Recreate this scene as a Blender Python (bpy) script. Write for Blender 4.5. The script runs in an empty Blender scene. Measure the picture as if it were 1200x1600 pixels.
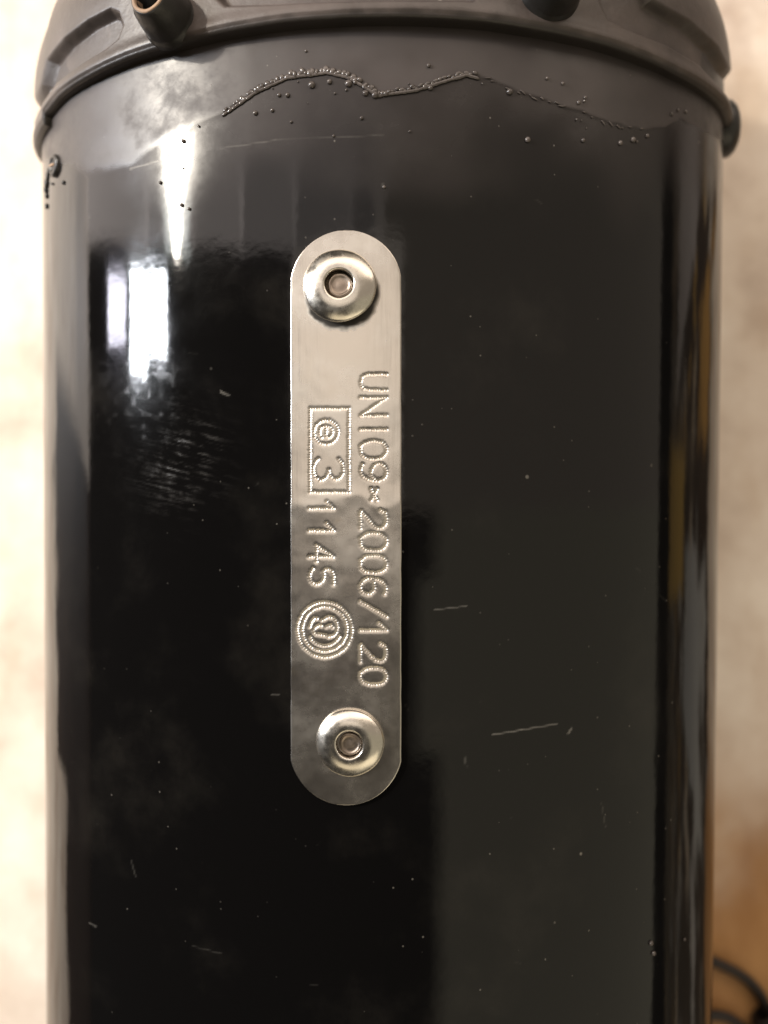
import bpy, bmesh, math, random
import numpy as np
from mathutils import Vector, Matrix

random.seed(7)
rng = np.random.default_rng(7)
S = bpy.context.scene
MM = 0.001
PI = math.pi

# ------------------------------------------------------------------ camera
F = 1400.0                       # focal length in photo pixels (1200 x 1600)
A0, B0, DIST = 50.0, 34.5, 101.6  # oval sleeve half axes, camera distance to its top (mm)
CZ = B0 + DIST
cam = bpy.data.cameras.new("camera")
cam.sensor_width = 36.0
cam.lens = F / 1600.0 * 36.0
cam.clip_start = 0.005
cam.clip_end = 50.0
cam.dof.use_dof = True
cam.dof.focus_distance = (DIST + 0.8) * MM
cam.dof.aperture_fstop = 13.0
cam_o = bpy.data.objects.new("camera", cam)
cam_o.location = (0, 0, CZ * MM)
S.collection.objects.link(cam_o)
S.camera = cam_o

# ------------------------------------------------------------------ world and lamps
W = bpy.data.worlds.new("World")
S.world = W
W.use_nodes = True
W.node_tree.nodes["Background"].inputs[0].default_value = (1.0, 0.9, 0.8, 1)
W.node_tree.nodes["Background"].inputs[1].default_value = 0.03


def area(name, center, normal, up, w, h, radiance, color):
    """Rectangular lamp facing along normal; radiance in scene units."""
    L = bpy.data.lights.new(name, 'AREA')
    L.shape = 'RECTANGLE'
    L.size, L.size_y = w, h
    L.color = color
    L.energy = radiance * PI * w * h
    o = bpy.data.objects.new(name, L)
    n = Vector(normal).normalized()
    z = -n
    x = Vector(up).cross(z).normalized()
    y = z.cross(x)
    m = Matrix((x, y, z)).transposed().to_4x4()
    m.translation = Vector(center)
    o.matrix_world = m
    S.collection.objects.link(o)
    return o


def dir_of(phi, ry):
    p = math.radians(phi)
    c = math.sqrt(1 - ry * ry)
    return Vector((c * math.sin(p), ry, c * math.cos(p)))


def lamp_dir(name, phi0, phi1, ry0, ry1, dist, radiance, color):
    d = dir_of((phi0 + phi1) / 2, (ry0 + ry1) / 2)
    c = d * dist
    h = (math.asin(ry1) - math.asin(ry0))
    w = math.radians(phi1 - phi0) * math.cos(min(abs(math.asin(ry0)), abs(math.asin(ry1)))) * (1.04 if name == 'wall_glow' else 1)
    return area(name, c, -d, (0, 1, 0), 2 * dist * math.tan(w / 2), 2 * dist * math.tan(h / 2), radiance, color)


WARM = (1.0, 0.80, 0.60)
# lit ceiling ahead of the photographer, and the dimmer part over the right shoulder
area("ceiling_light", (-0.17, 0.21, 1.3), (0, 0, -1), (0, 1, 0), 0.64, 0.42, 1.22, (1.0, 0.87, 0.74))
area("ceiling_light_dim", (9.10, 0.21, 1.3), (0, 0, -1), (0, 1, 0), 17.9, 0.42, 0.38, (1.0, 0.84, 0.67))
area("ceiling_light_dim", (9.02, 4.42, 1.3), (0, 0, -1), (0, 1, 0), 18.06, 8.0, 0.38, (1.0, 0.84, 0.67))
for (y1, y0, x0) in ((0.0, -0.10, 0.33), (-0.10, -0.38, 0.22), (-0.38, -9.0, 0.36)):
    for (xa, xb, k) in ((x0 - 0.03, x0, 0.25), (x0, x0 + 0.03, 0.5), (x0 + 0.03, x0 + 0.06, 0.75), (x0 + 0.06, 18.0, 1.0)):
        area("ceiling_light_dim", ((xa + xb) / 2, (y0 + y1) / 2, 1.3), (0, 0, -1), (0, 1, 0), xb - xa, y1 - y0, 0.40 * k, (1.0, 0.89, 0.66))
for (p0, p1, L) in ((-94, -64, 2.8), (-64, -48, 2.3), (-48, -34, 1.8), (-34, -20, 1.2), (-20, -6, 0.75), (-6, 2, 0.45)):
    lamp_dir("wall_glow", p0, p1, 0.30, 0.58, 1.3, L, (1.0, 0.88, 0.82))
# added unseen fill for the right bench, and a warm lamp behind the photographer
lamp_dir("bench_fill", -40, 65, 0.60, 0.90, 1.4, 2.5, (1.0, 0.84, 0.70))
lamp_dir("back_lamp", -30, 60, -0.92, -0.66, 1.4, 1.1, (1.0, 0.84, 0.58))
# window in three panes, far to the left
lamp_dir("window_pane", -80.5, -72.5, 0.185, 0.254, 1.6, 26, (0.88, 0.86, 1.0))
lamp_dir("window_pane", -70.2, -64.0, 0.155, 0.258, 1.6, 110, (0.90, 0.94, 1.0))
lamp_dir("window_pane", -63.8, -57.0, 0.178, 0.262, 1.6, 110, (0.90, 0.94, 1.0))
# tube lamp above the window, and an added spot flooding the bench there
lamp_dir("tube_lamp", -54.4, -52.6, 0.285, 0.46, 1.5, 230, (1.0, 0.92, 0.80))
lamp_dir("tube_halo_fill", -57.5, -49.5, 0.285, 0.50, 1.52, 9.0, (0.94, 1.0, 0.97))  # added wider lamp, softens the tube's mirrored streak into a halo
sp = bpy.data.lights.new("bench_fill_spot", 'SPOT')
sp.energy = 105
sp.color = (1.0, 0.90, 0.76)
sp.spot_size = math.radians(17)
sp.spot_blend = 1.0
sp.shadow_soft_size = 0.03
spo = bpy.data.objects.new("bench_fill_spot", sp)
spo.location = dir_of(-53.5, 0.40) * 1.48
spo.rotation_euler = (Vector((-0.17, 0.09, -0.036)) - spo.location).to_track_quat('-Z', 'Y').to_euler()
S.collection.objects.link(spo)

S.view_settings.view_transform = 'Standard'
S.view_settings.look = 'None'
S.view_settings.exposure = 0.0
S.view_settings.gamma = 1.0
S.render.engine = 'CYCLES'
S.cycles.use_denoising = True
S.cycles.max_bounces = 6
S.cycles.sample_clamp_indirect = 8.0

# ------------------------------------------------------------------ helpers
def link(o, parent=None):
    S.collection.objects.link(o)
    if parent is not None:
        o.parent = parent
    return o


def mesh_obj(name, verts, faces, mat, parent=None, smooth=True):
    me = bpy.data.meshes.new(name)
    me.from_pydata([tuple(v) for v in verts], [], faces)
    me.materials.append(mat)
    if smooth:
        me.polygons.foreach_set("use_smooth", [True] * len(me.polygons))
    me.update()
    o = bpy.data.objects.new(name, me)
    return link(o, parent)


def grid_faces(nr, nc, wrap=False):
    r = np.arange(nr - 1)[:, None]
    cN = nc if wrap else nc - 1
    c = np.arange(cN)[None, :]
    c2 = (c + 1) % nc
    f = np.stack([r * nc + c, r * nc + c2, (r + 1) * nc + c2, (r + 1) * nc + c], -1)
    return f.reshape(-1, 4)


def np_mesh(name, V, Fq, mat, parent=None, attrs=None, extra_faces=()):
    """V (n,3) in mm, Fq (m,4) int; fast path through foreach_set."""
    me = bpy.data.meshes.new(name)
    nF = len(Fq) + len(extra_faces)
    loops = list(np.asarray(Fq).ravel()) if extra_faces else np.asarray(Fq).ravel()
    starts = np.arange(len(Fq)) * 4
    if extra_faces:
        st = list(starts)
        for f in extra_faces:
            st.append(len(loops))
            loops.extend(f)
        starts = np.array(st)
        loops = np.array(loops)
    me.vertices.add(len(V))
    me.vertices.foreach_set("co", (np.asarray(V, dtype=np.float32) * MM).ravel())
    me.loops.add(len(loops))
    me.loops.foreach_set("vertex_index", loops.astype(np.int32))
    me.polygons.add(nF)
    me.polygons.foreach_set("loop_start", starts.astype(np.int32))
    me.polygons.foreach_set("use_smooth", np.ones(nF, dtype=bool))
    me.update(calc_edges=True)
    me.validate()
    for k, v in (attrs or {}).items():
        a = me.attributes.new(k, 'FLOAT', 'POINT')
        a.data.foreach_set("value", np.asarray(v, dtype=np.float32).ravel())
    me.materials.append(mat)
    o = bpy.data.objects.new(name, me)
    return link(o, parent)


def smooth01(x, lo, hi):
    t = np.clip((x - lo) / (hi - lo), 0, 1)
    return t * t * (3 - 2 * t)


def seg_dist(P, a, b):
    a = np.array(a, float)
    b = np.array(b, float)
    d = b - a
    t = np.clip(((P - a) @ d) / max(d @ d, 1e-9), 0, 1)
    return np.linalg.norm(P - (a + t[..., None] * d), axis=-1)


def poly_sd(P, poly):
    """signed distance (negative inside) of points to a polygon"""
    n = len(poly)
    dist = np.full(P.shape[:-1], 1e9)
    inside = np.zeros(P.shape[:-1], bool)
    for i in range(n):
        a, b = poly[i], poly[(i + 1) % n]
        dist = np.minimum(dist, seg_dist(P, a, b))
        c = ((a[1] > P[..., 1]) != (b[1] > P[..., 1]))
        xs = (b[0] - a[0]) * (P[..., 1] - a[1]) / ((b[1] - a[1]) or 1e-9) + a[0]
        inside ^= c & (P[..., 0] < xs)
    return np.where(inside, -dist, dist)


def vnoise(P, scale, seed=0):
    """cheap smooth value noise on 2-D points"""
    r = np.random.default_rng(seed)
    T = r.random((64, 64))
    q = P / scale
    i = np.floor(q).astype(int)
    f = q - i
    f = f * f * (3 - 2 * f)
    x0, y0 = i[..., 0] % 64, i[..., 1] % 64
    x1, y1 = (x0 + 1) % 64, (y0 + 1) % 64
    return (T[x0, y0] * (1 - f[..., 0]) + T[x1, y0] * f[..., 0]) * (1 - f[..., 1]) + \
           (T[x0, y1] * (1 - f[..., 0]) + T[x1, y1] * f[..., 0]) * f[..., 1]


# ------------------------------------------------------------------ oval body shape
ROLL = math.radians(2.0)
CR, SR = math.cos(ROLL), math.sin(ROLL)


def taper(y):
    return 1 + 0.00018 * (np.clip(y, -140, 60) - 45)


def body(t, y, off=0.0):
    """world point (mm) of the oval body at angle t (0 = top, + = right), station y, offset along the normal"""
    k = taper(y)
    a, b = A0 * k, B0
    x, z = a * np.sin(t), b * np.cos(t)
    nx, nz = np.sin(t) / a, np.cos(t) / b
    n = np.sqrt(nx * nx + nz * nz)
    x = x + off * nx / n
    z = z + off * nz / n
    return np.stack([x * CR + z * SR + 0.02 * (np.clip(y, -140, 60) - 20) * 0.2, y + 0 * x, -x * SR + z * CR], -1)


def normal_at(t):
    nx, nz = math.sin(t) / A0, math.cos(t) / B0
    n = math.hypot(nx, nz)
    nx, nz = nx / n, nz / n
    return Vector((nx * CR + nz * SR, 0, -nx * SR + nz * CR))


def to_px(P):
    d = CZ - P[..., 2]
    return np.stack([600 + F * P[..., 0] / d, 800 - F * P[..., 1] / d], -1)


TT = np.radians(np.linspace(-76, 80, 3121))


def on_body(px, py, off=0.0):
    """(t, y) on the body under a photo pixel"""
    y = (800 - py) / F * DIST
    for _ in range(4):
        P = body(TT, np.full_like(TT, y), off)
        q = to_px(P)
        j = int(np.argmin(np.abs(q[:, 0] - px)))
        y = (800 - py) / F * (CZ - P[j, 2])
    return TT[j], y


def point_on_body(px, py, off=0.0):
    t, y = on_body(px, py, off)
    p = body(np.array([t]), np.array([y]), off)[0]
    return Vector(p), normal_at(t), t, y


# ------------------------------------------------------------------ materials
def new_mat(name):
    m = bpy.data.materials.new(name)
    m.use_nodes = True
    nt = m.node_tree
    return m, nt, nt.nodes["Principled BSDF"]


class N:
    """tiny node helper"""
    def __init__(self, nt):
        self.nt = nt

    def add(self, typ, **kw):
        n = self.nt.nodes.new(typ)
        for k, v in kw.items():
            setattr(n, k, v)
        return n

    def link(self, a, b):
        self.nt.links.new(a, b)

    def coord(self):
        return self.add('ShaderNodeTexCoord').outputs['Object']

    def noise(self, vec, scale, detail=4, rough=0.55, stretch=None):
        if stretch:
            mp = self.add('ShaderNodeMapping')
            mp.inputs['Scale'].default_value = stretch
            self.link(vec, mp.inputs['Vector'])
            vec = mp.outputs[0]
        n = self.add('ShaderNodeTexNoise')
        n.inputs['Scale'].default_value = scale
        n.inputs['Detail'].default_value = detail
        n.inputs['Roughness'].default_value = rough
        self.link(vec, n.inputs['Vector'])
        return n.outputs['Fac']

    def ramp(self, fac, stops):
        r = self.add('ShaderNodeValToRGB')
        e = r.color_ramp.elements
        while len(e) < len(stops):
            e.new(0.5)
        for i, (p, c) in enumerate(stops):
            e[i].position = p
            e[i].color = (*c, 1) if len(c) == 3 else c
        self.link(fac, r.inputs['Fac'])
        return r.outputs['Color']

    def rng(self, v, a, b, c=0.0, d=1.0):
        m = self.add('ShaderNodeMapRange')
        m.interpolation_type = 'SMOOTHSTEP'
        m.inputs['From Min'].default_value = a
        m.inputs['From Max'].default_value = b
        m.inputs['To Min'].default_value = c
        m.inputs['To Max'].default_value = d
        self.link(v, m.inputs['Value'])
        return m.outputs['Result']

    def math(self, op, a, b=0.0, clamp=False):
        m = self.add('ShaderNodeMath', operation=op, use_clamp=clamp)
        for i, v in enumerate((a, b)):
            if isinstance(v, (int, float)):
                m.inputs[i].default_value = v
            else:
                self.link(v, m.inputs[i])
        return m.outputs[0]

    def mix(self, fac, a, b):
        m = self.add('ShaderNodeMix', data_type='RGBA')
        if isinstance(fac, (int, float)):
            m.inputs['Factor'].default_value = fac
        else:
            self.link(fac, m.inputs['Factor'])
        for key, v in (('A', a), ('B', b)):
            s = [i for i in m.inputs if i.name == key and i.type == 'RGBA'][0]
            if isinstance(v, tuple):
                s.default_value = (*v, 1)
            else:
                self.link(v, s)
        return [o for o in m.outputs if o.type == 'RGBA'][0]

    def attr(self, name):
        return self.add('ShaderNodeAttribute', attribute_name=name).outputs['Fac']

    def bump(self, h, dist, strength=1.0, normal=None):
        b = self.add('ShaderNodeBump')
        b.inputs['Strength'].default_value = strength
        b.inputs['Distance'].default_value = dist
        self.link(h, b.inputs['Height'])
        if normal is not None:
            self.link(normal, b.inputs['Normal'])
        return b.outputs['Normal']

    def specks(self, vec, scale, size, keep):
        """small irregular dust grains: voronoi cells, only some of which carry a grain"""
        v = self.add('ShaderNodeTexVoronoi')
        v.inputs['Scale'].default_value = scale
        self.link(vec, v.inputs['Vector'])
        d = self.rng(v.outputs['Distance'], size * 0.4, size, 1, 0)
        sep = self.add('ShaderNodeSeparateColor')
        self.link(v.outputs['Color'], sep.inputs[0])
        k = self.math('GREATER_THAN', sep.outputs[0], 1 - keep)
        return self.math('MULTIPLY', d, k)


def mat_paint():
    m, nt, p = new_mat("black_gloss_paint")
    n = N(nt)
    co = n.coord()
    film, scuff, scr = n.attr("film"), n.attr("scuff"), n.attr("scratch")
    smudge = n.noise(co, 55, 6, 0.6)
    fine = n.noise(co, 420, 4, 0.6)
    col = n.mix(film, (0.0026, 0.0024, 0.0024), (0.046, 0.038, 0.037))
    col = n.mix(n.math('MULTIPLY', n.rng(smudge, 0.5, 0.8), 0.7), col, (0.014, 0.0125, 0.0105))
    sc = n.math('MULTIPLY', scuff, n.rng(fine, 0.35, 0.75))
    col = n.mix(n.math('MULTIPLY', sc, 0.5), col, (0.09, 0.085, 0.08))
    col = n.mix(n.math('MULTIPLY', scr, 0.34), col, (0.40, 0.38, 0.34))
    d1 = n.specks(co, 300, 0.09, 0.05)
    d2 = n.specks(co, 900, 0.14, 0.10)
    dust = n.math('MAXIMUM', n.math('MULTIPLY', d1, 0.6), n.math('MULTIPLY', d2, 0.32))
    dust = n.math('MULTIPLY', dust, n.rng(n.noise(co, 25, 2), 0.38, 0.62))
    col = n.mix(n.math('MULTIPLY', dust, 0.6), col, (0.40, 0.37, 0.32))
    n.link(col, p.inputs['Base Color'])
    r = n.math('ADD', n.rng(smudge, 0.3, 0.75, 0.035, 0.11), n.math('MULTIPLY', film, 0.36))
    r = n.math('ADD', r, n.math('MULTIPLY', n.math('MULTIPLY', film, n.rng(n.noise(co, 260, 5, 0.7), 0.35, 0.75)), 0.22))
    r = n.math('ADD', r, n.math('MULTIPLY', sc, 0.25))
    r = n.math('ADD', r, n.math('MULTIPLY', dust, 0.4), clamp=True)
    n.link(r, p.inputs['Roughness'])
    h = n.math('ADD', n.math('MULTIPLY', n.noise(co, 160, 3), 1.0), n.math('MULTIPLY', fine, 0.25))
    h = n.math('ADD', h, n.math('MULTIPLY', dust, 1.5))
    n.link(n.bump(h, 0.00010, 0.22), p.inputs['Normal'])
    p.inputs['Specular IOR Level'].default_value = 0.5
    return m


def mat_plastic(name, col, rough, bump=0.00012):
    m, nt, p = new_mat(name)
    n = N(nt)
    co = n.coord()
    a = n.noise(co, 60, 6, 0.65)
    b = n.noise(co, 900, 3, 0.6)
    c = n.mix(n.rng(a, 0.35, 0.72), tuple(0.62 * x for x in col), tuple(min(1, 1.4 * x) for x in col))
    e = n.noise(co, 240, 6, 0.7)
    c = n.mix(n.math('MULTIPLY', n.rng(e, 0.58, 0.78), 0.35), c, tuple(min(1, 2.3 * x) for x in col))
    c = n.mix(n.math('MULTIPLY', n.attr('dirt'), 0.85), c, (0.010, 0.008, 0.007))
    d = n.specks(co, 300, 0.12, 0.10)
    c = n.mix(n.math('MULTIPLY', d, 0.45), c, (0.4, 0.37, 0.33))
    n.link(c, p.inputs['Base Color'])
    n.link(n.rng(a, 0.3, 0.8, rough - 0.06, rough + 0.10), p.inputs['Roughness'])
    n.link(n.bump(b, bump, 0.5), p.inputs['Normal'])
    return m


def mat_plate():
    m, nt, p = new_mat("stamped_aluminium")
    n = N(nt)
    co = n.coord()
    grime, pit = n.attr("grime"), n.attr("pit")
    sm = n.noise(co, 140, 6, 0.65)
    brush = n.noise(co, 900, 3, 0.6, stretch=(1.0, 0.06, 1.0))
    col = n.mix(n.rng(sm, 0.35, 0.75), (0.60, 0.56, 0.51), (0.72, 0.69, 0.64))
    stain = n.rng(n.noise(co, 210, 3), 0.66, 0.76)
    col = n.mix(n.math('MULTIPLY', stain, 0.35), col, (0.46, 0.38, 0.25))
    col = n.mix(n.math('MULTIPLY', pit, n.rng(sm, 0.3, 0.7, 0.25, 0.6)), col, (0.33, 0.28, 0.22))
    col = n.mix(n.math('MULTIPLY', grime, 0.97), col, (0.012, 0.010, 0.008))
    n.link(col, p.inputs['Base Color'])
    n.link(n.math('SUBTRACT', 1.0, grime, clamp=True), p.inputs['Metallic'])
    r = n.math('ADD', n.rng(sm, 0.3, 0.8, 0.22, 0.33), n.math('MULTIPLY', pit, 0.20))
    r = n.math('ADD', r, n.math('MULTIPLY', grime, 0.7), clamp=True)
    n.link(r, p.inputs['Roughness'])
    h = n.math('ADD', n.math('MULTIPLY', sm, 0.6), n.math('MULTIPLY', brush, 0.7))
    n.link(n.bump(h, 0.00008, 0.35), p.inputs['Normal'])
    return m


def mat_metal(name, col, rough):
    m, nt, p = new_mat(name)
    n = N(nt)
    co = n.coord()
    sm = n.noise(co, 500, 5, 0.65)
    c = n.mix(n.rng(sm, 0.35, 0.75), tuple(0.85 * x for x in col), col)
    n.link(c, p.inputs['Base Color'])
    p.inputs['Metallic'].default_value = 1
    n.link(n.rng(sm, 0.3, 0.8, rough * 0.8, rough * 1.5), p.inputs['Roughness'])
    n.link(n.bump(sm, 0.00006, 0.4), p.inputs['Normal'])
    return m


def mat_table():
    m, nt, p = new_mat("worn_pale_bench")
    n = N(nt)
    co = n.coord()
    sep = n.add('ShaderNodeSeparateXYZ')
    n.link(co, sep.inputs[0])
    X, Y = sep.outputs[0], sep.outputs[1]
    blotch = n.noise(co, 38, 5, 0.6)
    grain = n.noise(co, 120, 5, 0.6, stretch=(1.0, 0.35, 1))
    edge = n.noise(co, 22, 4, 0.6)
    col = n.ramp(blotch, [(0.28, (0.46, 0.36, 0.29)), (0.47, (0.68, 0.58, 0.49)), (0.68, (0.82, 0.74, 0.65))])
    col = n.mix(n.math('MULTIPLY', n.rng(grain, 0.5, 0.75), 0.35), col, (0.52, 0.38, 0.26))
    # bare orange wood where the pale coat has worn off, lower right
    w = n.math('ADD', n.math('MULTIPLY', X, 0.35), n.math('MULTIPLY', Y, -1.0))
    w = n.math('ADD', w, n.math('MULTIPLY', n.math('SUBTRACT', edge, 0.5), 0.06))
    bare = n.math('MULTIPLY', n.rng(w, 0.062, 0.104), n.rng(X, 0.0, 0.03))
    wood = n.ramp(grain, [(0.3, (0.30, 0.14, 0.045)), (0.7, (0.42, 0.22, 0.08))])
    col = n.mix(bare, col, wood)
    # dark unpainted bench further out, with unseen patches added to colour the sleeve's reflections
    ax = n.math('ABSOLUTE', X)
    ww = n.math('ADD', ax, n.math('MULTIPLY', n.math('SUBTRACT', edge, 0.5), 0.10))
    left_up = n.math('MULTIPLY', n.rng(Y, 0.025, 0.05), n.rng(X, -0.02, 0.0, 1, 0))
    ww = n.math('SUBTRACT', ww, n.math('ADD', n.rng(X, -0.02, 0.0, 0.028, 0.010), n.math('MULTIPLY', n.rng(Y, -0.085, -0.055, 0.06, 0.0), n.rng(X, -0.02, 0.0, 1, 0))))
    far = n.math('MULTIPLY', n.rng(ww, 0.092, 0.112), n.math('SUBTRACT', 1.0, left_up, clamp=True))
    dark = n.ramp(grain, [(0.3, (0.016, 0.009, 0.006)), (0.7, (0.055, 0.032, 0.018))])
    patch = n.rng(n.noise(co, 16, 3, 0.5), 0.52, 0.60)
    tone = n.ramp(n.noise(co, 9, 2, 0.5), [(0.42, (0.40, 0.24, 0.07)), (0.55, (0.42, 0.40, 0.38))])
    dark = n.mix(n.math('MULTIPLY', patch, n.rng(X, 0.0, 0.05)), dark, tone)
    wx = n.math('ADD', X, n.math('MULTIPLY', n.math('SUBTRACT', edge, 0.5), 0.10))
    wy = n.math('ADD', Y, n.math('MULTIPLY', n.math('SUBTRACT', blotch, 0.5), 0.05))
    for (x0, x1, y0, y1, c) in ((0.135, 0.30, -0.085, -0.015, (0.42, 0.42, 0.41)), (0.19, 0.60, 0.085, 0.30, (0.46, 0.42, 0.41)), (0.12, 0.17, 0.02, 0.06, (0.5, 0.28, 0.08))):
        mx = n.math('MULTIPLY', n.rng(wx, x0 - 0.012, x0 + 0.012), n.rng(wx, x1 - 0.012, x1 + 0.012, 1, 0))
        my = n.math('MULTIPLY', n.rng(wy, y0 - 0.006, y0 + 0.006), n.rng(wy, y1 - 0.006, y1 + 0.006, 1, 0))
        dark = n.mix(n.math('MULTIPLY', n.math('MULTIPLY', mx, my), 0.9), dark, c)
    ratio = n.math('DIVIDE', wy, n.math('MAXIMUM', wx, 0.05))
    och = n.math('MULTIPLY', n.rng(wx, 0.30, 0.36), n.math('MULTIPLY', n.rng(ratio, -0.12, -0.10), n.rng(ratio, 0.06, 0.08, 1, 0)))  # added ochre wedge, stands in for an object mirrored in the sleeve
    dark = n.mix(n.math('MULTIPLY', och, 0.95), dark, (0.60, 0.38, 0.09))
    col = n.mix(far, col, dark)
    n.link(col, p.inputs['Base Color'])
    p.inputs['Roughness'].default_value = 0.55
    n.link(n.bump(grain, 0.0003, 0.4), p.inputs['Normal'])
    return m


M_paint = mat_paint()
M_cap = mat_plastic("grey_moulded_plastic", (0.074, 0.060, 0.055), 0.46)
M_boss = mat_plastic("black_screw_plastic", (0.014, 0.013, 0.012), 0.36)
M_bead = mat_plastic("clear_dark_adhesive", (0.085, 0.072, 0.066), 0.17, 0.00005)
M_tar = mat_plastic("black_tar", (0.010, 0.009, 0.008), 0.4)
M_plate = mat_plate()
M_rivet = mat_metal("rivet_steel", (0.74, 0.70, 0.63), 0.24)
M_mandrel = mat_metal("dull_mandrel_steel", (0.30, 0.25, 0.21), 0.38)
M_rust = mat_plastic("tan_corroded_rim", (0.30, 0.20, 0.13), 0.7)
M_table = mat_table()
M_cable = mat_plastic("black_cable_rubber", (0.016, 0.010, 0.007), 0.65)

# ------------------------------------------------------------------ table
ZT = -(B0 + 2.2)
bm = bmesh.new()
nx, ny = 24, 24
vs = [[bm.verts.new(((i / nx - 0.5) * 3.4, (j / ny - 0.5) * 1.6, 0)) for j in range(ny + 1)] for i in range(nx + 1)]
for i in range(nx):
    for j in range(ny):
        bm.faces.new((vs[i][j], vs[i + 1][j], vs[i + 1][j + 1], vs[i][j + 1]))
r = bmesh.ops.extrude_face_region(bm, geom=bm.faces[:])
bmesh.ops.translate(bm, verts=[e for e in r['geom'] if isinstance(e, bmesh.types.BMVert)], vec=(0, 0, -0.03))
bmesh.ops.recalc_face_normals(bm, faces=bm.faces)
me = bpy.data.meshes.new("table_top")
bm.to_mesh(me)
bm.free()
me.materials.append(M_table)
table = link(bpy.data.objects.new("table_top", me))
table.location = (0, 0, ZT * MM)
table["kind"] = "structure"
table["label"] = "pale mottled worn bench top under the black silencer"

# ------------------------------------------------------------------ silencer root
root = bpy.data.objects.new("exhaust_silencer", None)
root.empty_display_size = 0.02
root["label"] = "black oval exhaust silencer with riveted metal approval plate and grey end cap"
root["category"] = "silencer"
S.collection.objects.link(root)

# ------------------------------------------------------------------ sleeve
SEAM = [(40, 246), (75, 252), (110, 258), (140, 268), (200, 258), (245, 225), (300, 195), (350, 175), (400, 140), (450, 118),
        (510, 110), (545, 118), (565, 130), (590, 146), (650, 138), (700, 122), (730, 114), (770, 125), (830, 150),
        (900, 172), (960, 192), (1000, 203), (1040, 200), (1062, 186), (1085, 195), (1120, 215), (1160, 232)]
SX, SY = np.array([s[0] for s in SEAM], float), np.array([s[1] for s in SEAM], float)


def sleeve():
    tv = np.radians(np.linspace(-98, 98, 660))
    tb = np.radians(np.linspace(98, 262, 42)[1:-1])
    t = np.concatenate([tv, tb])
    y = np.concatenate([np.linspace(-150, -86, 12)[:-1], np.linspace(-86, 60, 880), [60.5, 61]])
    T, Y = np.meshgrid(t, y)
    P0 = body(T, Y)
    q = to_px(P0)
    ns = vnoise(q, 14.0, 3) - 0.5
    seam_y = np.interp(q[..., 0], SX, SY) + ns * 5
    soft = 3 + 13 * (1 - smooth01(q[..., 0], 280, 400))
    above = smooth01((seam_y - q[..., 1]) / soft, -1, 1)
    haze = smooth01(330 - q[..., 1] + 120 * (vnoise(q, 70, 5) - 0.5), -30, 210) * 0.42
    film = np.maximum(above * (0.85 + 0.3 * (vnoise(q, 40, 9) - 0.5)), haze)
    # brushed scuff patch and scratches
    sc = np.zeros_like(film)
    c, s_ = math.cos(math.radians(14)), math.sin(math.radians(14))
    u = (q[..., 0] - 285) * c + (q[..., 1] - 720) * s_
    v = -(q[..., 0] - 285) * s_ + (q[..., 1] - 720) * c
    env = np.exp(-(u / 48) ** 2 - (v / 62) ** 2)
    streak = vnoise(np.stack([u / 14, v], -1), 3.2, 11) * 0.7 + vnoise(np.stack([u / 5, v], -1), 2.2, 12) * 0.5
    sc = env * smooth01(streak, 0.5, 0.95) * 1.3
    env2 = np.exp(-((q[..., 0] - 225) / 60) ** 2 - ((q[..., 1] - 620) / 70) ** 2)
    sc = np.maximum(sc, 0.5 * env2 * smooth01(vnoise(q, 9, 21), 0.55, 0.9))
    scr = np.zeros_like(film)
    lines = [((770, 1148), (871, 1131), 1.5, .8), ((678, 953), (729, 947), 1.3, .5), ((203, 264), (246, 252), 1.8, .9),
             ((345, 232), (430, 219), 1.3, .35), ((430, 219), (600, 211), 1.2, .22), ((725, 1180), (729, 1198), 1.6, .25),
             ((205, 1345), (212, 1370), 1.4, .18), 
             ((940, 1255), (946, 1292), 1.2, .22), ((470, 470), (476, 478), 1.5, .2), ((345, 612), (357, 618), 2.2, .6),
             ((300, 1478), (345, 1490), 1.3, .12), ((888, 1146), (893, 1138), 2.2, .7),
             ((425, 1085), (436, 1086), 1.4, .4), ((596, 285), (601, 295), 1.6, .3), ((140, 1442), (150, 1448), 1.6, .4)]
    for a, b, w, s in lines:
        d = seg_dist(q, a, b)
        scr = np.maximum(scr, s * (1 - smooth01(d, w * 0.35, w * 1.1)) * (0.55 + 0.6 * vnoise(q, 5, 31)))
    # many short faint handling marks
    r = np.random.default_rng(4)
    for _ in range(12):
        cx, cy = r.uniform(140, 1090), r.uniform(260, 1580)
        L, ang = r.uniform(1.5, 7), r.normal(0.2, 0.9)
        a = (cx - L * math.cos(ang), cy - L * math.sin(ang))
        b = (cx + L * math.cos(ang), cy + L * math.sin(ang))
        m = (np.abs(q[..., 0] - cx) < 30) & (np.abs(q[..., 1] - cy) < 30)
        if m.any():
            d = seg_dist(q[m], a, b)
            scr[m] = np.maximum(scr[m], r.uniform(.03, .11) * (1 - smooth01(d, .4, 1.4)))
    back = np.abs(T) > np.radians(97)
    for arr in (sc, scr):
        arr[back] = 0
    disp = 0.03 * above + 0.03 * (vnoise(q, 26, 41) - 0.5) * above
    P = body(T, Y, disp)
    V = P.reshape(-1, 3)
    Fq = grid_faces(len(y), len(t), wrap=True)[:, ::-1]
    return np_mesh("sleeve", V, Fq[:, ::-1], M_paint, root,
                   {"film": film, "scuff": np.clip(sc, 0, 1), "scratch": np.clip(scr, 0, 1)})


sleeve_o = sleeve()

# ------------------------------------------------------------------ end cap
ARC = [(66, 196), (72, 183), (100, 153), (150, 123), (210, 97), (280, 77), (350, 60), (450, 44), (550, 37.5), (650, 37), (750, 43),
       (820, 53), (900, 68), (960, 84), (1050, 120), (1100, 146), (1134, 170)]
arc_t, arc_y = [], []
for (x, yy) in ARC:
    t_, y_ = on_body(min(max(x, 75), 1128), yy, 0.6)
    arc_t.append(t_)
    arc_y.append(y_)
arc_t, arc_y = np.array(arc_t), np.array(arc_y)


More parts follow.
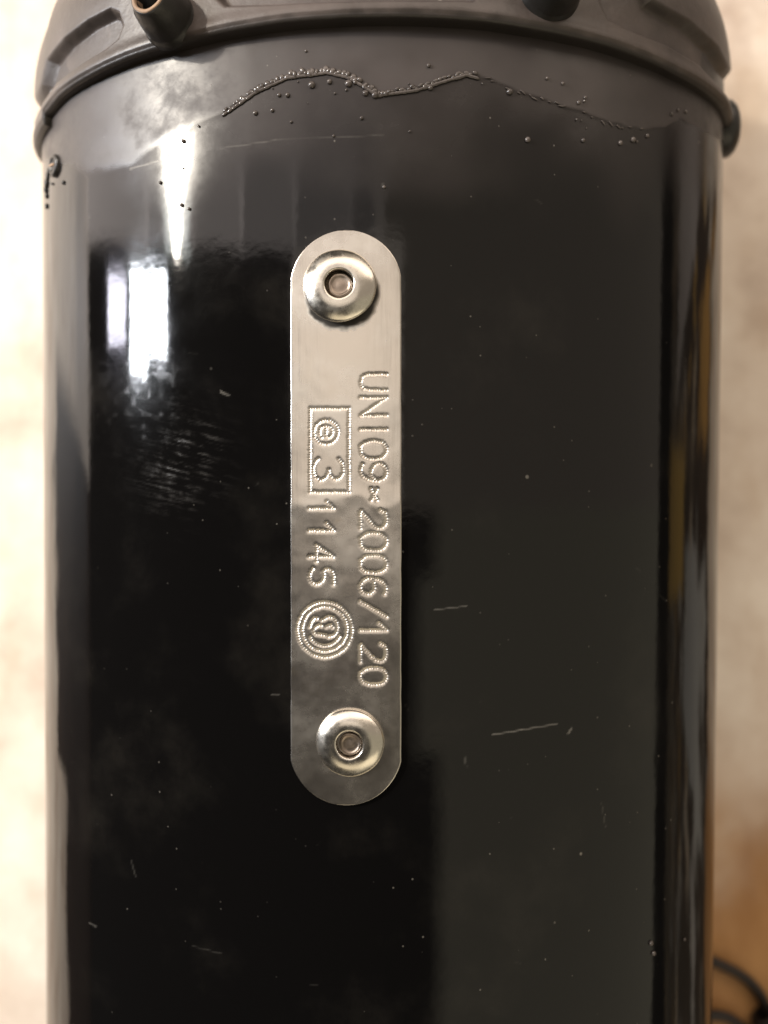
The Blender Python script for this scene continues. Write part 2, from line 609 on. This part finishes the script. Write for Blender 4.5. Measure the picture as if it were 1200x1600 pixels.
def cap_off(t):
    return 0.9 + 1.15 * np.maximum(np.cos(t), 0) ** 2 + 1.2 * np.maximum(-np.cos(t), 0) ** 2


def ring_y(t):
    return np.interp(t, arc_t, arc_y)


POCKETS = [
    [(40, 190), (66, 132), (75, 94), (100, 62), (137, 33), (172, 15), (184, 20), (190, 38), (182, 60), (162, 76), (125, 99), (87, 128), (64, 160), (44, 205)],
    [(935, -40), (940, 4), (953, 30), (993, 49), (1043, 69), (1093, 99), (1137, 149), (1160, 190), (1165, 150), (1138, 107), (1120, 73), (1077, 33), (1017, 0), (1000, -40)],
    [(330, -40), (340, -3), (352, 8), (420, 6), (520, 1), (640, -1), (740, 0), (765, -40)],
]


def end_cap():
    tv = np.radians(np.linspace(-100, 100, 900))
    tb = np.radians(np.linspace(100, 260, 42)[1:-1])
    t = np.concatenate([tv, tb])
    tt = np.where(t > PI * 0.75, 1.4, t)
    prof = [(0.0, None, -0.25), (0.0, 'k', 0.25), (0.0, 'k', 0.6)]
    for i in range(1, 7):
        a = PI / 2 * i / 6
        prof.append((0.55 * (1 - math.cos(a)), 'r', 0.55 * (1 - math.sin(a))))
    ys = [0.7, 0.9] + list(np.arange(1.1, 26, 0.13)) + [27, 29, 32, 36, 40, 42]
    rows = []
    off = cap_off(t)
    for yr, kind, v in prof:
        o = np.full_like(t, v) if kind is None else (off * v if kind == 'k' else off - v)
        rows.append((np.full_like(t, yr), o))
    for yr in ys:
        o = off - 0.022 * max(0, yr - 7) ** 2
        rows.append((np.full_like(t, yr), o))
    YR = np.stack([r_[0] for r_ in rows])
    OFF = np.stack([r_[1] for r_ in rows])
    T = np.broadcast_to(t, YR.shape)
    Y = YR + ring_y(tt)[None, :]
    q = to_px(body(T, Y, OFF))
    pocket = np.zeros_like(YR)
    vis = (np.abs(T) < np.radians(99)) & (YR > 0.6) & (YR < 27)
    for poly in POCKETS:
        sd = poly_sd(q, poly)
        pocket = np.maximum(pocket, 1 - smooth01(sd, -8, 4))
    pocket = np.where(vis, pocket, 0)
    # soft raised bead along the skirt edge
    bead = 0.22 * np.exp(-((YR - 1.0) / 0.8) ** 2) * (YR > 0)
    OFF = OFF - 1.25 * pocket + np.where(YR > 0.55, bead, 0) + 0.05 * (vnoise(q, 30, 61) - 0.5)
    V = body(T, Y, OFF).reshape(-1, 3)
    nr, nc = YR.shape
    Fq = grid_faces(nr, nc, wrap=True)
    end = tuple((nr - 1) * nc + i for i in range(nc))
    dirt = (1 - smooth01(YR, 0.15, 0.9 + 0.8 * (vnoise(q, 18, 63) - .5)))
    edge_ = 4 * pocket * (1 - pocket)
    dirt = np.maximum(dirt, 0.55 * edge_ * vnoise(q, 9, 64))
    return np_mesh("end_cap", V, Fq, M_cap, root, {"dirt": np.clip(dirt, 0, 1)}, [end])


cap_o = end_cap()
cap_o["label"] = "dark grey moulded plastic end cap with recessed pockets"


def axis_matrix(p, n, ref=(0, 1, 0)):
    z = Vector(n).normalized()
    x = Vector(ref).cross(z).normalized()
    y = z.cross(x)
    m = Matrix((x, y, z)).transposed().to_4x4()
    m.translation = Vector(p)
    return m


def lathe(name, profile, p, n, mat, parent, seg=64, wob=0.0):
    """profile [(radius, height)] in mm round axis n at p (mm), closed at the end"""
    M = axis_matrix(p, n)
    verts, faces = [], []
    for (r_, h) in profile:
        for k in range(seg):
            a = 2 * PI * k / seg
            rr = r_ * (1 + wob * math.sin(3 * a + 1) + wob * 0.6 * math.sin(7 * a))
            verts.append((M @ Vector((rr * math.cos(a), rr * math.sin(a), h))) * MM)
    for i in range(len(profile) - 1):
        for k in range(seg):
            k2 = (k + 1) % seg
            faces.append((i * seg + k, i * seg + k2, (i + 1) * seg + k2, (i + 1) * seg + k))
    faces.append(tuple((len(profile) - 1) * seg + k for k in range(seg)))
    return mesh_obj(name, verts, faces, mat, parent)


def cap_point(px, py):
    t, y = on_body(px, py, 2.0)
    o = float(cap_off(np.array([t]))[0])
    return Vector(body(np.array([t]), np.array([y]), o)[0]), normal_at(t)


# bosses standing on the cap
for (px, py, rb, hh, tilt) in ((262, 27, 3.15, 4.3, 0.03), (859, -20, 3.7, 4.4, 0.0)):
    p, n_ = cap_point(px, py)
    ax = (n_ + Vector((tilt, 0.10, 0))).normalized()
    prof = [(rb + 0.3, -0.8), (rb + 0.2, 0.0), (rb + 0.05, 0.2), (rb, 0.6), (rb * 0.95, 1.8), (rb * 0.86, 3.2), (rb * 0.76, hh - 0.5),
            (rb * 0.73, hh - 0.15), (rb * 0.69, hh)]
    boss = lathe("screw_boss", prof + [(rb * 0.56, hh + 0.02), (rb * 0.52, hh - 0.25), (rb * 0.50, hh - 3.0)], p, ax, M_boss, cap_o, 72, 0.008)
    rim = lathe("worn_rim", [(rb * 0.68, hh - 0.04), (rb * 0.67, hh + 0.10), (rb * 0.60, hh + 0.14), (rb * 0.54, hh + 0.05), (rb * 0.525, hh - 0.5),
                             (rb * 0.515, hh - 1.4)], p, ax, M_rust, cap_o, 60, 0.02)
    me = rim.data
    # open ring: drop the closing face
    b2 = bmesh.new()
    b2.from_mesh(me)
    big = [f for f in b2.faces if len(f.verts) > 4]
    bmesh.ops.delete(b2, geom=big, context='FACES')
    b2.to_mesh(me)
    b2.free()
    rim.parent = cap_o

# domed screw on the right side, small slotted screw on the left side
p, n_, t_, y_ = point_on_body(1128, 206, 0.0)
tt_ = math.radians(80)
yk = y_ + 3.2
pk = Vector(body(np.array([tt_]), np.array([yk]), 0.1)[0])
knob = lathe("side_screw", [(4.1, -0.8), (4.1, 0.5), (3.9, 1.1), (3.3, 1.75), (2.3, 2.2), (1.9, 2.3), (1.7, 2.0), (1.6, 1.4)], pk, normal_at(tt_), M_boss, root, 56)
knob["label"] = "black domed screw on the right flank by the cap"
p, n_, t_, y_ = point_on_body(86, 259, 0.1)
scr_o = lathe("side_screw", [(1.5, -0.3), (1.45, 0.25), (1.2, 0.4), (0.9, 0.42), (0.8, 0.15)], p, n_, M_tar, root, 36, 0.03)
scr_o["label"] = "small black tarred screw on the left flank"
M_ = axis_matrix(p, n_, (0.2, 1, 0))
sl = [M_ @ Vector(c) * MM for c in ((-.8, -.14, .3), (.8, -.14, .3), (.8, .14, .3), (-.8, .14, .3), (-.75, -.12, .52), (.75, -.12, .52), (.75, .12, .52), (-.75, .12, .52))]
mesh_obj("slot", sl, [(4, 5, 6, 7), (0, 1, 5, 4), (1, 2, 6, 5), (2, 3, 7, 6), (3, 0, 4, 7)], M_rust, scr_o, False)


# ------------------------------------------------------------------ lumps (adhesive seam, tar drips)
def ico(sub=1):
    b = bmesh.new()
    bmesh.ops.create_icosphere(b, subdivisions=sub, radius=1)
    v = np.array([tuple(x.co) for x in b.verts])
    f = [tuple(x.index for x in fc.verts) for fc in b.faces]
    b.free()
    return v, f


ICO = ico(2)


def lumps(name, items, mat, parent):
    """items: (px, py, rx, ry, rz, angle) ellipsoids sitting on the sleeve surface, joined in one part"""
    V, Fc = [], []
    for (px, py, rx, ry, rz, ang) in items:
        t, y = on_body(px, py, 0.15)
        P = Vector(body(np.array([t]), np.array([y]), 0.12)[0])
        n = normal_at(t)
        M = axis_matrix(P, n)
        c, s = math.cos(ang), math.sin(ang)
        base = len(V)
        for v in ICO[0]:
            x, y2, z = v[0] * rx, v[1] * ry, v[2] * rz
            V.append((M @ Vector((x * c - y2 * s, x * s + y2 * c, z))) * MM)
        Fc += [tuple(base + i for i in f) for f in ICO[1]]
    return mesh_obj(name, V, Fc, mat, parent)


items = []
x = 262.0
while x < 1010:
    ys = float(np.interp(x, SX, SY))
    slope = (np.interp(x + 4, SX, SY) - np.interp(x - 4, SX, SY)) / 8
    ang = -math.atan(slope)
    strong = (395 < x < 600)
    mid = (350 < x <= 395) or (600 <= x < 745)
    if strong or mid:
        ln = random.uniform(0.34, 0.60) if strong else random.uniform(0.22, 0.34)
        items.append((x, ys - random.uniform(-1, 4.5), random.uniform(.20, .38), ln * random.uniform(.6, .95), random.uniform(.10, .22) * (1.1 if strong else .75), ang + random.uniform(-.25, .25)))
        # darker continuous lip just below
        items.append((x, ys + 3.2, .55, random.uniform(.17, .25), .12, ang))
        x += random.uniform(3.2, 8.5)
    else:
        k = 0.6 if x < 350 else 0.7
        if x > 745 and random.random() < .38:
            items.append((x, ys + 1.5 + random.uniform(-4, 4), random.uniform(.15, .5), random.uniform(.05, .1), .06, ang + random.uniform(-.4, .4)))
        if random.random() < .12 and x > 760:
            items.append((x, ys + random.uniform(-22, 24), *(3 * [random.uniform(.12, .22)]), 0))
        x += 6.0
for (bx, by, br) in ((487, 132, .42), (515, 127, .30), (545, 130, .42), (555, 128, .25), (571, 145, .36), (586, 148, .42), (603, 146, .34), (608, 143, .28),
                     (399, 176, .28), (425, 172, .22), (436, 148, .24), (449, 148, .28), (455, 190, .16), (673, 137, .30), (797, 143, .38),
                     (565, 184, .22), (905, 160, .25), (915, 152, .2), (825, 218, .34), (912, 219, .26), (970, 223, .30), (990, 218, .34), (1012, 212, .26),
                     (880, 130, .2), (855, 122, .2), (670, 102, .24), (1050, 178, .26), (1060, 172, .24), (1072, 174, .26), (286, 220, .26), (283, 320, .24),
                     (295, 326, .2), (250, 285, .2), (640, 205, .14), (521, 212, .16), (600, 292, .2), (1018, 1474, .32), (1022, 1490, .30), (1070, 1468, .2)):
    items.append((bx, by, br, br, br * .75, 0))
for _ in range(16):
    bx = random.uniform(260, 1060)
    by = float(np.interp(bx, SX, SY)) + random.gauss(12, 22)
    rr = random.uniform(.07, .15)
    items.append((bx, by, rr, rr, rr * .7, 0))
seam = lumps("adhesive_seam", items, M_bead, sleeve_o)
seam["kind"] = "stuff"
seam["label"] = "bubbly bead of dark adhesive along the film edge"
tar = [(86, 259, .9, 1.0, .4, 0), (84, 249, .5, .6, .25, .3), (73, 275, .3, .6, .2, 0), (72, 286, .45, .6, .3, 0), (71, 296, .35, .5, .3, 0),
       (72, 306, .2, .4, .2, 0), (98, 285, .26, .3, .16, 0), (81, 287, .18, .2, .12, 0), (72, 322, .25, .4, .2, 0), (75, 268, .3, .5, .2, 0)]
tar_o = lumps("tar_drips", tar, M_tar, sleeve_o)
tar_o["kind"] = "stuff"

# ------------------------------------------------------------------ identification plate
pc, pn, pt, py_ = point_on_body(541, 800, 0.55)
pxa = Vector((0, 1, 0)).cross(pn).normalized()        # plate x axis
PC, PN, PX = np.array(pc), np.array(pn), np.array(pxa)


def plate_uv(px, py):
    """photo pixel -> plate coordinates in mm on the plate plane"""
    d = np.array([(px - 600) / F, (800 - py) / F, -1.0])
    o = np.array([0, 0, CZ])
    k = ((PC - o) @ PN) / (d @ PN)
    P = o + d * k - PC
    return float(P @ PX), float(P[1])


G = {
    'U': [[(0, 1), (0, .3), (.15, .06), (.5, 0), (.85, .06), (1, .3), (1, 1)]],
    'N': [[(0, 0), (0, 1), (1, 0), (1, 1)]],
    'I': [[(.5, 0), (.5, 1)]],
    '0': [[(.3, 0), (0, .22), (0, .78), (.3, 1), (.7, 1), (1, .78), (1, .22), (.7, 0), (.3, 0)]],
    '9': [[(.95, .62), (.75, .42), (.3, .42), (.03, .62), (.03, .8), (.3, 1), (.7, 1), (.97, .8), (.97, .4), (.75, .08), (.4, 0), (.1, .08)]],
    '*': [[(.1, .3), (.9, .7)], [(.1, .7), (.9, .3)]],
    '2': [[(0, .78), (.15, .96), (.5, 1), (.85, .95), (1, .75), (.92, .55), (.05, .03), (.05, 0), (1, 0)]],
    '6': [[(.95, .93), (.6, 1), (.2, .85), (.02, .5), (.02, .25), (.3, 0), (.7, 0), (.98, .2), (.98, .38), (.7, .55), (.3, .55), (.03, .4)]],
    '/': [[(0, 0), (1, 1)]],
    '1': [[(0, .72), (.75, 1), (.75, 0)]],
    '4': [[(.72, 0), (.72, 1), (.02, .3), (1, .3)]],
    '5': [[(.95, 1), (.08, 1), (.05, .55), (.4, .64), (.8, .55), (1, .3), (.8, .06), (.4, 0), (.04, .14)]],
    '3': [[(0, .85), (.25, 1), (.7, 1), (.97, .8), (.8, .57), (.4, .52), (.8, .48), (1, .25), (.75, 0), (.25, 0), (0, .16)]],
}
STROKES = []          # straight-cornered polylines in plate mm
ROUND = []            # the same, to be rounded


def glyph(ch, y0, y1, x0, x1):
    for pl in G[ch]:
        (ROUND if ch in 'U0953' or ch in '26' else STROKES).append([plate_uv(x0 + v * (x1 - x0), y0 + u * (y1 - y0)) for (u, v) in pl])


R0, R1 = 563, 604
for ch, a, b in (('U', 584, 609), ('N', 621, 649), ('I', 664, 678), ('0', 689, 717), ('9', 723, 752), ('2', 797, 826),
                 ('0', 833, 860), ('0', 868, 895), ('6', 903, 929), ('/', 940, 964), ('1', 974, 989), ('2', 1006, 1034), ('0', 1044, 1070)):
    glyph(ch, a, b, R0, R1)
glyph('*', 762, 784, 573, 596)
for ch, a, b in (('1', 784, 798), ('1', 818, 833), ('4', 852, 877), ('5', 888, 914)):
    glyph(ch, a, b, 483, 521)
glyph('3', 717, 752, 489, 536)
STROKES.append([plate_uv(*c) for c in ((484, 638), (545, 638), (545, 769), (484, 769), (484, 638))])


def ring(cx, cy, r, a0=0, a1=360, n=40, ry=None):
    ry = ry or r
    ROUND.append([plate_uv(cx + r * math.cos(math.radians(a0 + (a1 - a0) * i / n)), cy + ry * math.sin(math.radians(a0 + (a1 - a0) * i / n))) for i in range(n + 1)])


ring(509, 675, 19)
# small e inside the circle (turned with the writing: its top points right)
ROUND.append([plate_uv(509 + v, 675 + u) for (u, v) in ((-9, 0), (9, 0), (8, 6), (3, 10), (-4, 10), (-9, 5), (-9, -5), (-4, -10), (3, -10), (8, -7))])
ring(507, 984, 43, n=70)
ring(507, 983, 35, n=60)
ring(507, 984, 25.5, 25, 150, n=24)
ROUND.append([plate_uv(450 + a / 10, 920 + b / 10) for a, b in
                ((530, 500), (580, 460), (650, 445), (705, 455), (750, 490), (770, 560), (770, 650), (740, 710), (690, 748), (630, 750), (570, 722),
                 (470, 722), (420, 700), (385, 665), (420, 610), (460, 578), (520, 575))])
ROUND.append([plate_uv(450 + a / 10, 920 + b / 10) for a, b in ((600, 592), (660, 565), (700, 600))])
ROUND.append([plate_uv(450 + a / 10, 920 + b / 10) for a, b in ((340, 590), (352, 545), (380, 495), (412, 462), (450, 460))])

def chaikin(pl, n=2):
    for _ in range(n):
        out = [pl[0]]
        for a, b in zip(pl[:-1], pl[1:]):
            ang_ok = True
            out += [(a[0] * .75 + b[0] * .25, a[1] * .75 + b[1] * .25), (a[0] * .25 + b[0] * .75, a[1] * .25 + b[1] * .75)]
        out.append(pl[-1])
        pl = out
    return pl


def resample(pl, step):
    L = [0.0]
    for a, b in zip(pl[:-1], pl[1:]):
        L.append(L[-1] + math.hypot(b[0] - a[0], b[1] - a[1]))
    n = max(1, round(L[-1] / step))
    q = np.linspace(0, L[-1], n + 1)
    return list(zip(np.interp(q, L, [p[0] for p in pl]), np.interp(q, L, [p[1] for p in pl])))


dots = []
for pl in ROUND:
    for (u_, v_) in resample(chaikin(pl), 0.29):
        dots.append((u_ + random.gauss(0, .02), v_ + random.gauss(0, .02), random.uniform(.45, 1.3)))
for pl in STROKES:
    for (a, b) in zip(pl[:-1], pl[1:]):
        L = math.hypot(b[0] - a[0], b[1] - a[1])
        n = max(1, int(round(L / 0.28)))
        for i in range(n):
            k = i / n
            dots.append((a[0] + (b[0] - a[0]) * k + random.gauss(0, .018), a[1] + (b[1] - a[1]) * k + random.gauss(0, .018), random.uniform(.45, 1.3)))
    dots.append((pl[-1][0], pl[-1][1], 1.0))
dots = np.array(dots)

uL, _ = plate_uv(453.5, 800)
uR, _ = plate_uv(627, 800)
_, vT = plate_uv(541, 359)
_, vB = plate_uv(541, 1259)
_, vt = plate_uv(541, 431)     # where the straight sides begin
_, vb = plate_uv(541, 1190)
RT = plate_uv(531, 447)
RB = plate_uv(547, 1160)


def plate():
    half = (uR - uL) / 2
    mid = (uR + uL) / 2

    def width(v):
        # straight sides, arcs of slightly larger radius at both ends
        h = vT - vt
        R = (half * half + h * h) / (2 * h) if h < half else half
        h2 = vb - vB
        R2 = (half * half + h2 * h2) / (2 * h2) if h2 < half else half
        if v > vt:
            d = v - (vT - R)
            return math.sqrt(max(R * R - d * d, 0))
        if v < vb:
            d = (vB + R2) - v
            return math.sqrt(max(R2 * R2 - d * d, 0))
        return half

    nv, nu = 1100, 200
    # rows crowd towards the rounded ends
    k = np.linspace(0, 1, nv)
    hT, hB = vT - vt, vt - vB
    vv = np.concatenate([vB + (vb - vB) * (1 - np.cos(np.linspace(0, PI / 2, 110)))[:-1] ** 1.0,
                         np.linspace(vb, vt, 900)[:-1],
                         (vT - (vT - vt) * (1 - np.cos(np.linspace(PI / 2, 0, 110))))])
    ww = np.array([min(width(v), half) for v in vv])
    ww[0] = ww[-1] = 0.02
    ww = ww * (1 + 0.006 * (vnoise(np.stack([vv, 0 * vv], -1) + 40, 1.6, 91) - .5))
    u = np.linspace(-1, 1, nu)
    U = mid + ww[:, None] * u[None, :]
    Vv = np.broadcast_to(vv[:, None], U.shape)
    P2 = np.stack([U, Vv], -1)
    H = np.zeros(U.shape)
    pit = np.zeros(U.shape)
    # spatial bins for the peened dots
    for (du, dv, s) in dots:
        i0, i1 = np.searchsorted(vv, dv - .55), np.searchsorted(vv, dv + .55)
        if i1 <= i0:
            continue
        r2 = (U[i0:i1] - du) ** 2 + (Vv[i0:i1] - dv) ** 2
        g = np.exp(-r2 / (2 * .080 ** 2)) * s
        g2 = np.exp(-r2 / (2 * .165 ** 2))
        H[i0:i1] = np.minimum(H[i0:i1], -0.065 * g - 0.060 * g2)
        pit[i0:i1] = np.maximum(pit[i0:i1], g2 * min(s, 1))
    # gentle waviness and a slight kink by the end of the box
    _, vk = plate_uv(541, 783)
    wob = vnoise(P2 + 100, 3.4, 71) - .5
    H += 0.05 * wob * (0.45 + 0.55 * smooth01(Vv, vk - 2, vk + 2)) + 0.012 * (vnoise(P2 + 50, 1.1, 72) - .5)
    kink = Vv - vk - 1.7 * (vnoise(P2 + 30, 2.6, 73) - .5) - 0.35 * np.sin(U * 0.9)
    H += -0.05 * 2.0 * np.tanh((np.sqrt(kink * kink + 0.2) - 0.45) / 2.0)
    for (dx_, dy_, dr_, dh_) in ((575, 772, 1.1, -.05), (604, 768, .8, .035), (520, 779, 1.3, -.03)):
        a_, b_ = plate_uv(dx_, dy_)
        H += dh_ * np.exp(-((U - a_) ** 2 + (Vv - b_) ** 2) / (2 * dr_ ** 2))
    # follow the oval a little across its width
    H += -((U - mid) ** 2) / (2 * 95.0)
    # rolled edge
    edge = np.minimum((1 - np.abs(u))[None, :] * ww[:, None], np.minimum(vv - vB, vT - vv)[:, None] + 0 * U)
    H -= 0.05 * (1 - smooth01(edge, 0, .10))
    gr = np.zeros(U.shape)
    rr = np.hypot(U - RT[0], Vv - RT[1])
    ang = np.arctan2(Vv - RT[1], U - RT[0])
    rag = .8 * vnoise(P2 + 10, .5, 81) + .8 * vnoise(P2 + 10, 1.2, 82)
    low = np.clip(np.cos(ang + PI / 2 - 0.25), -1, 1)
    rad = 3.95 + 1.0 * np.clip(low, 0, 1) ** .7 + .4 * (rag - .8) * np.clip(low + .3, 0, 1)
    gr = 1 - smooth01(rr, rad - .35, rad + .35)
    rr2 = np.hypot(U - RB[0], Vv - RB[1])
    P = PC + U[..., None] * PX + Vv[..., None] * np.array([0, 1, 0]) + H[..., None] * PN
    V = P.reshape(-1, 3)
    nr, nc = U.shape
    Fq = grid_faces(nr, nc)
    # skirt down to the sleeve
    border = [i for i in range(nc)] + [r_ * nc + nc - 1 for r_ in range(1, nr)] + [(nr - 1) * nc + i for i in range(nc - 2, -1, -1)] + [r_ * nc for r_ in range(nr - 2, 0, -1)]
    b0 = len(V)
    low_v = V[border] - 0.55 * PN
    V = np.concatenate([V, low_v])
    nb = len(border)
    idx = np.arange(nb)
    sk = np.stack([np.array(border), b0 + idx, b0 + (idx + 1) % nb, np.array(border)[(idx + 1) % nb]], -1)
    Fq = np.concatenate([Fq, sk])
    at = np.concatenate([gr.ravel(), np.zeros(nb)])
    return np_mesh("identification_plate", V, Fq, M_plate, root, {"grime": np.clip(at, 0, 1), "pit": np.concatenate([pit.ravel(), np.zeros(nb)])})


plate_o = plate()
plate_o["label"] = "narrow aluminium plate peened UNI09*2006/120, e3 in a box and 1145"

# ------------------------------------------------------------------ rivets
for (uv, R, lift, tilt) in ((RT, 4.15, 0.16, (0.0, 0.055)), (RB, 3.85, 0.02, (-0.02, -0.035))):
    p = Vector(PC + uv[0] * PX + uv[1] * np.array([0, 1, 0]) + (lift - .05) * PN)
    n_ = (Vector(PN) + Vector((tilt[0], tilt[1], 0))).normalized()
    prof = [(R * .96, -0.25), (R, -0.10), (R, 0.16), (R * .985, 0.30), (R * .945, 0.45), (R * .88, 0.62), (R * .80, 0.80), (R * .71, 0.95), (R * .63, 1.04), (R * .53, 1.09), (R * .47, 1.10),
            (R * .43, 1.09), (R * .405, 1.05), (R * .39, 0.95), (R * .385, 0.4), (R * .38, -0.2)]
    rv = lathe("rivet", prof, p, n_, M_rivet, root, 96, 0.006)
    q = p + n_ * 0.0
    lathe("mandrel", [(R * .33, -0.2), (R * .33, 0.42), (R * .315, 0.52), (R * .27, 0.55), (R * .245, 0.46), (R * .2, 0.40), (R * .1, 0.44), (R * .02, 0.45)],
          q + Vector((0.08, -0.06, 0)), n_, M_mandrel, rv, 48, 0.02)

# ------------------------------------------------------------------ cable on the bench
def on_table(px, py, h):
    d = CZ - (ZT + h)
    return Vector(((px - 600) / F * d, (800 - py) / F * d, ZT + h))


def catmull(pts, n=10):
    out = []
    P = [pts[0]] + pts + [pts[-1]]
    for i in range(1, len(P) - 2):
        for k in range(n):
            t = k / n
            a, b, c, d = P[i - 1], P[i], P[i + 1], P[i + 2]
            out.append(0.5 * ((2 * b) + (c - a) * t + (2 * a - 5 * b + 4 * c - d) * t * t + (3 * b - a - 3 * c + d) * t ** 3))
    out.append(pts[-1])
    return out


def tube(name, pts, radius, mat, parent=None, seg=14):
    V, Fc = [], []
    for i, p in enumerate(pts):
        tan = (pts[min(i + 1, len(pts) - 1)] - pts[max(i - 1, 0)]).normalized()
        side = tan.cross(Vector((0, 0, 1))).normalized()
        up = side.cross(tan)
        for k in range(seg):
            a = 2 * PI * k / seg
            V.append((p + side * (radius * math.cos(a)) + up * (radius * math.sin(a))) * MM)
    for i in range(len(pts) - 1):
        for k in range(seg):
            k2 = (k + 1) % seg
            Fc.append((i * seg + k, i * seg + k2, (i + 1) * seg + k2, (i + 1) * seg + k))
    Fc.append(tuple(range(seg))[::-1])
    Fc.append(tuple((len(pts) - 1) * seg + k for k in range(seg)))
    return mesh_obj(name, V, Fc, mat, parent)


cable = bpy.data.objects.new("cable", None)
cable.empty_display_size = 0.01
cable["label"] = "thin black cable curling out from under the silencer, bottom right"
cable["category"] = "cable"
S.collection.objects.link(cable)
cp = [on_table(*c) for c in ((1040, 1492, 1.2), (1090, 1494, 1.2), (1128, 1508, 1.2), (1160, 1525, 1.2), (1184, 1548, 1.2), (1198, 1574, 1.3), (1206, 1604, 1.8),
                             (1198, 1632, 1.6), (1176, 1622, 1.2), (1158, 1604, 1.2), (1138, 1590, 1.2), (1110, 1586, 1.2), (1070, 1590, 1.2))]
tube("cord", catmull(cp, 10), 1.0, M_cable, cable)
a, b = on_table(1194, 1582, 3.2), on_table(1226, 1636, 3.2)
d = (b - a).normalized()
lathe("plug", [(2.0, 0), (2.8, .3), (3.1, 1.2), (3.1, 5), (2.7, 6.2), (1.9, 7.5), (1.7, 9)], a, d, M_cable, cable, 32)
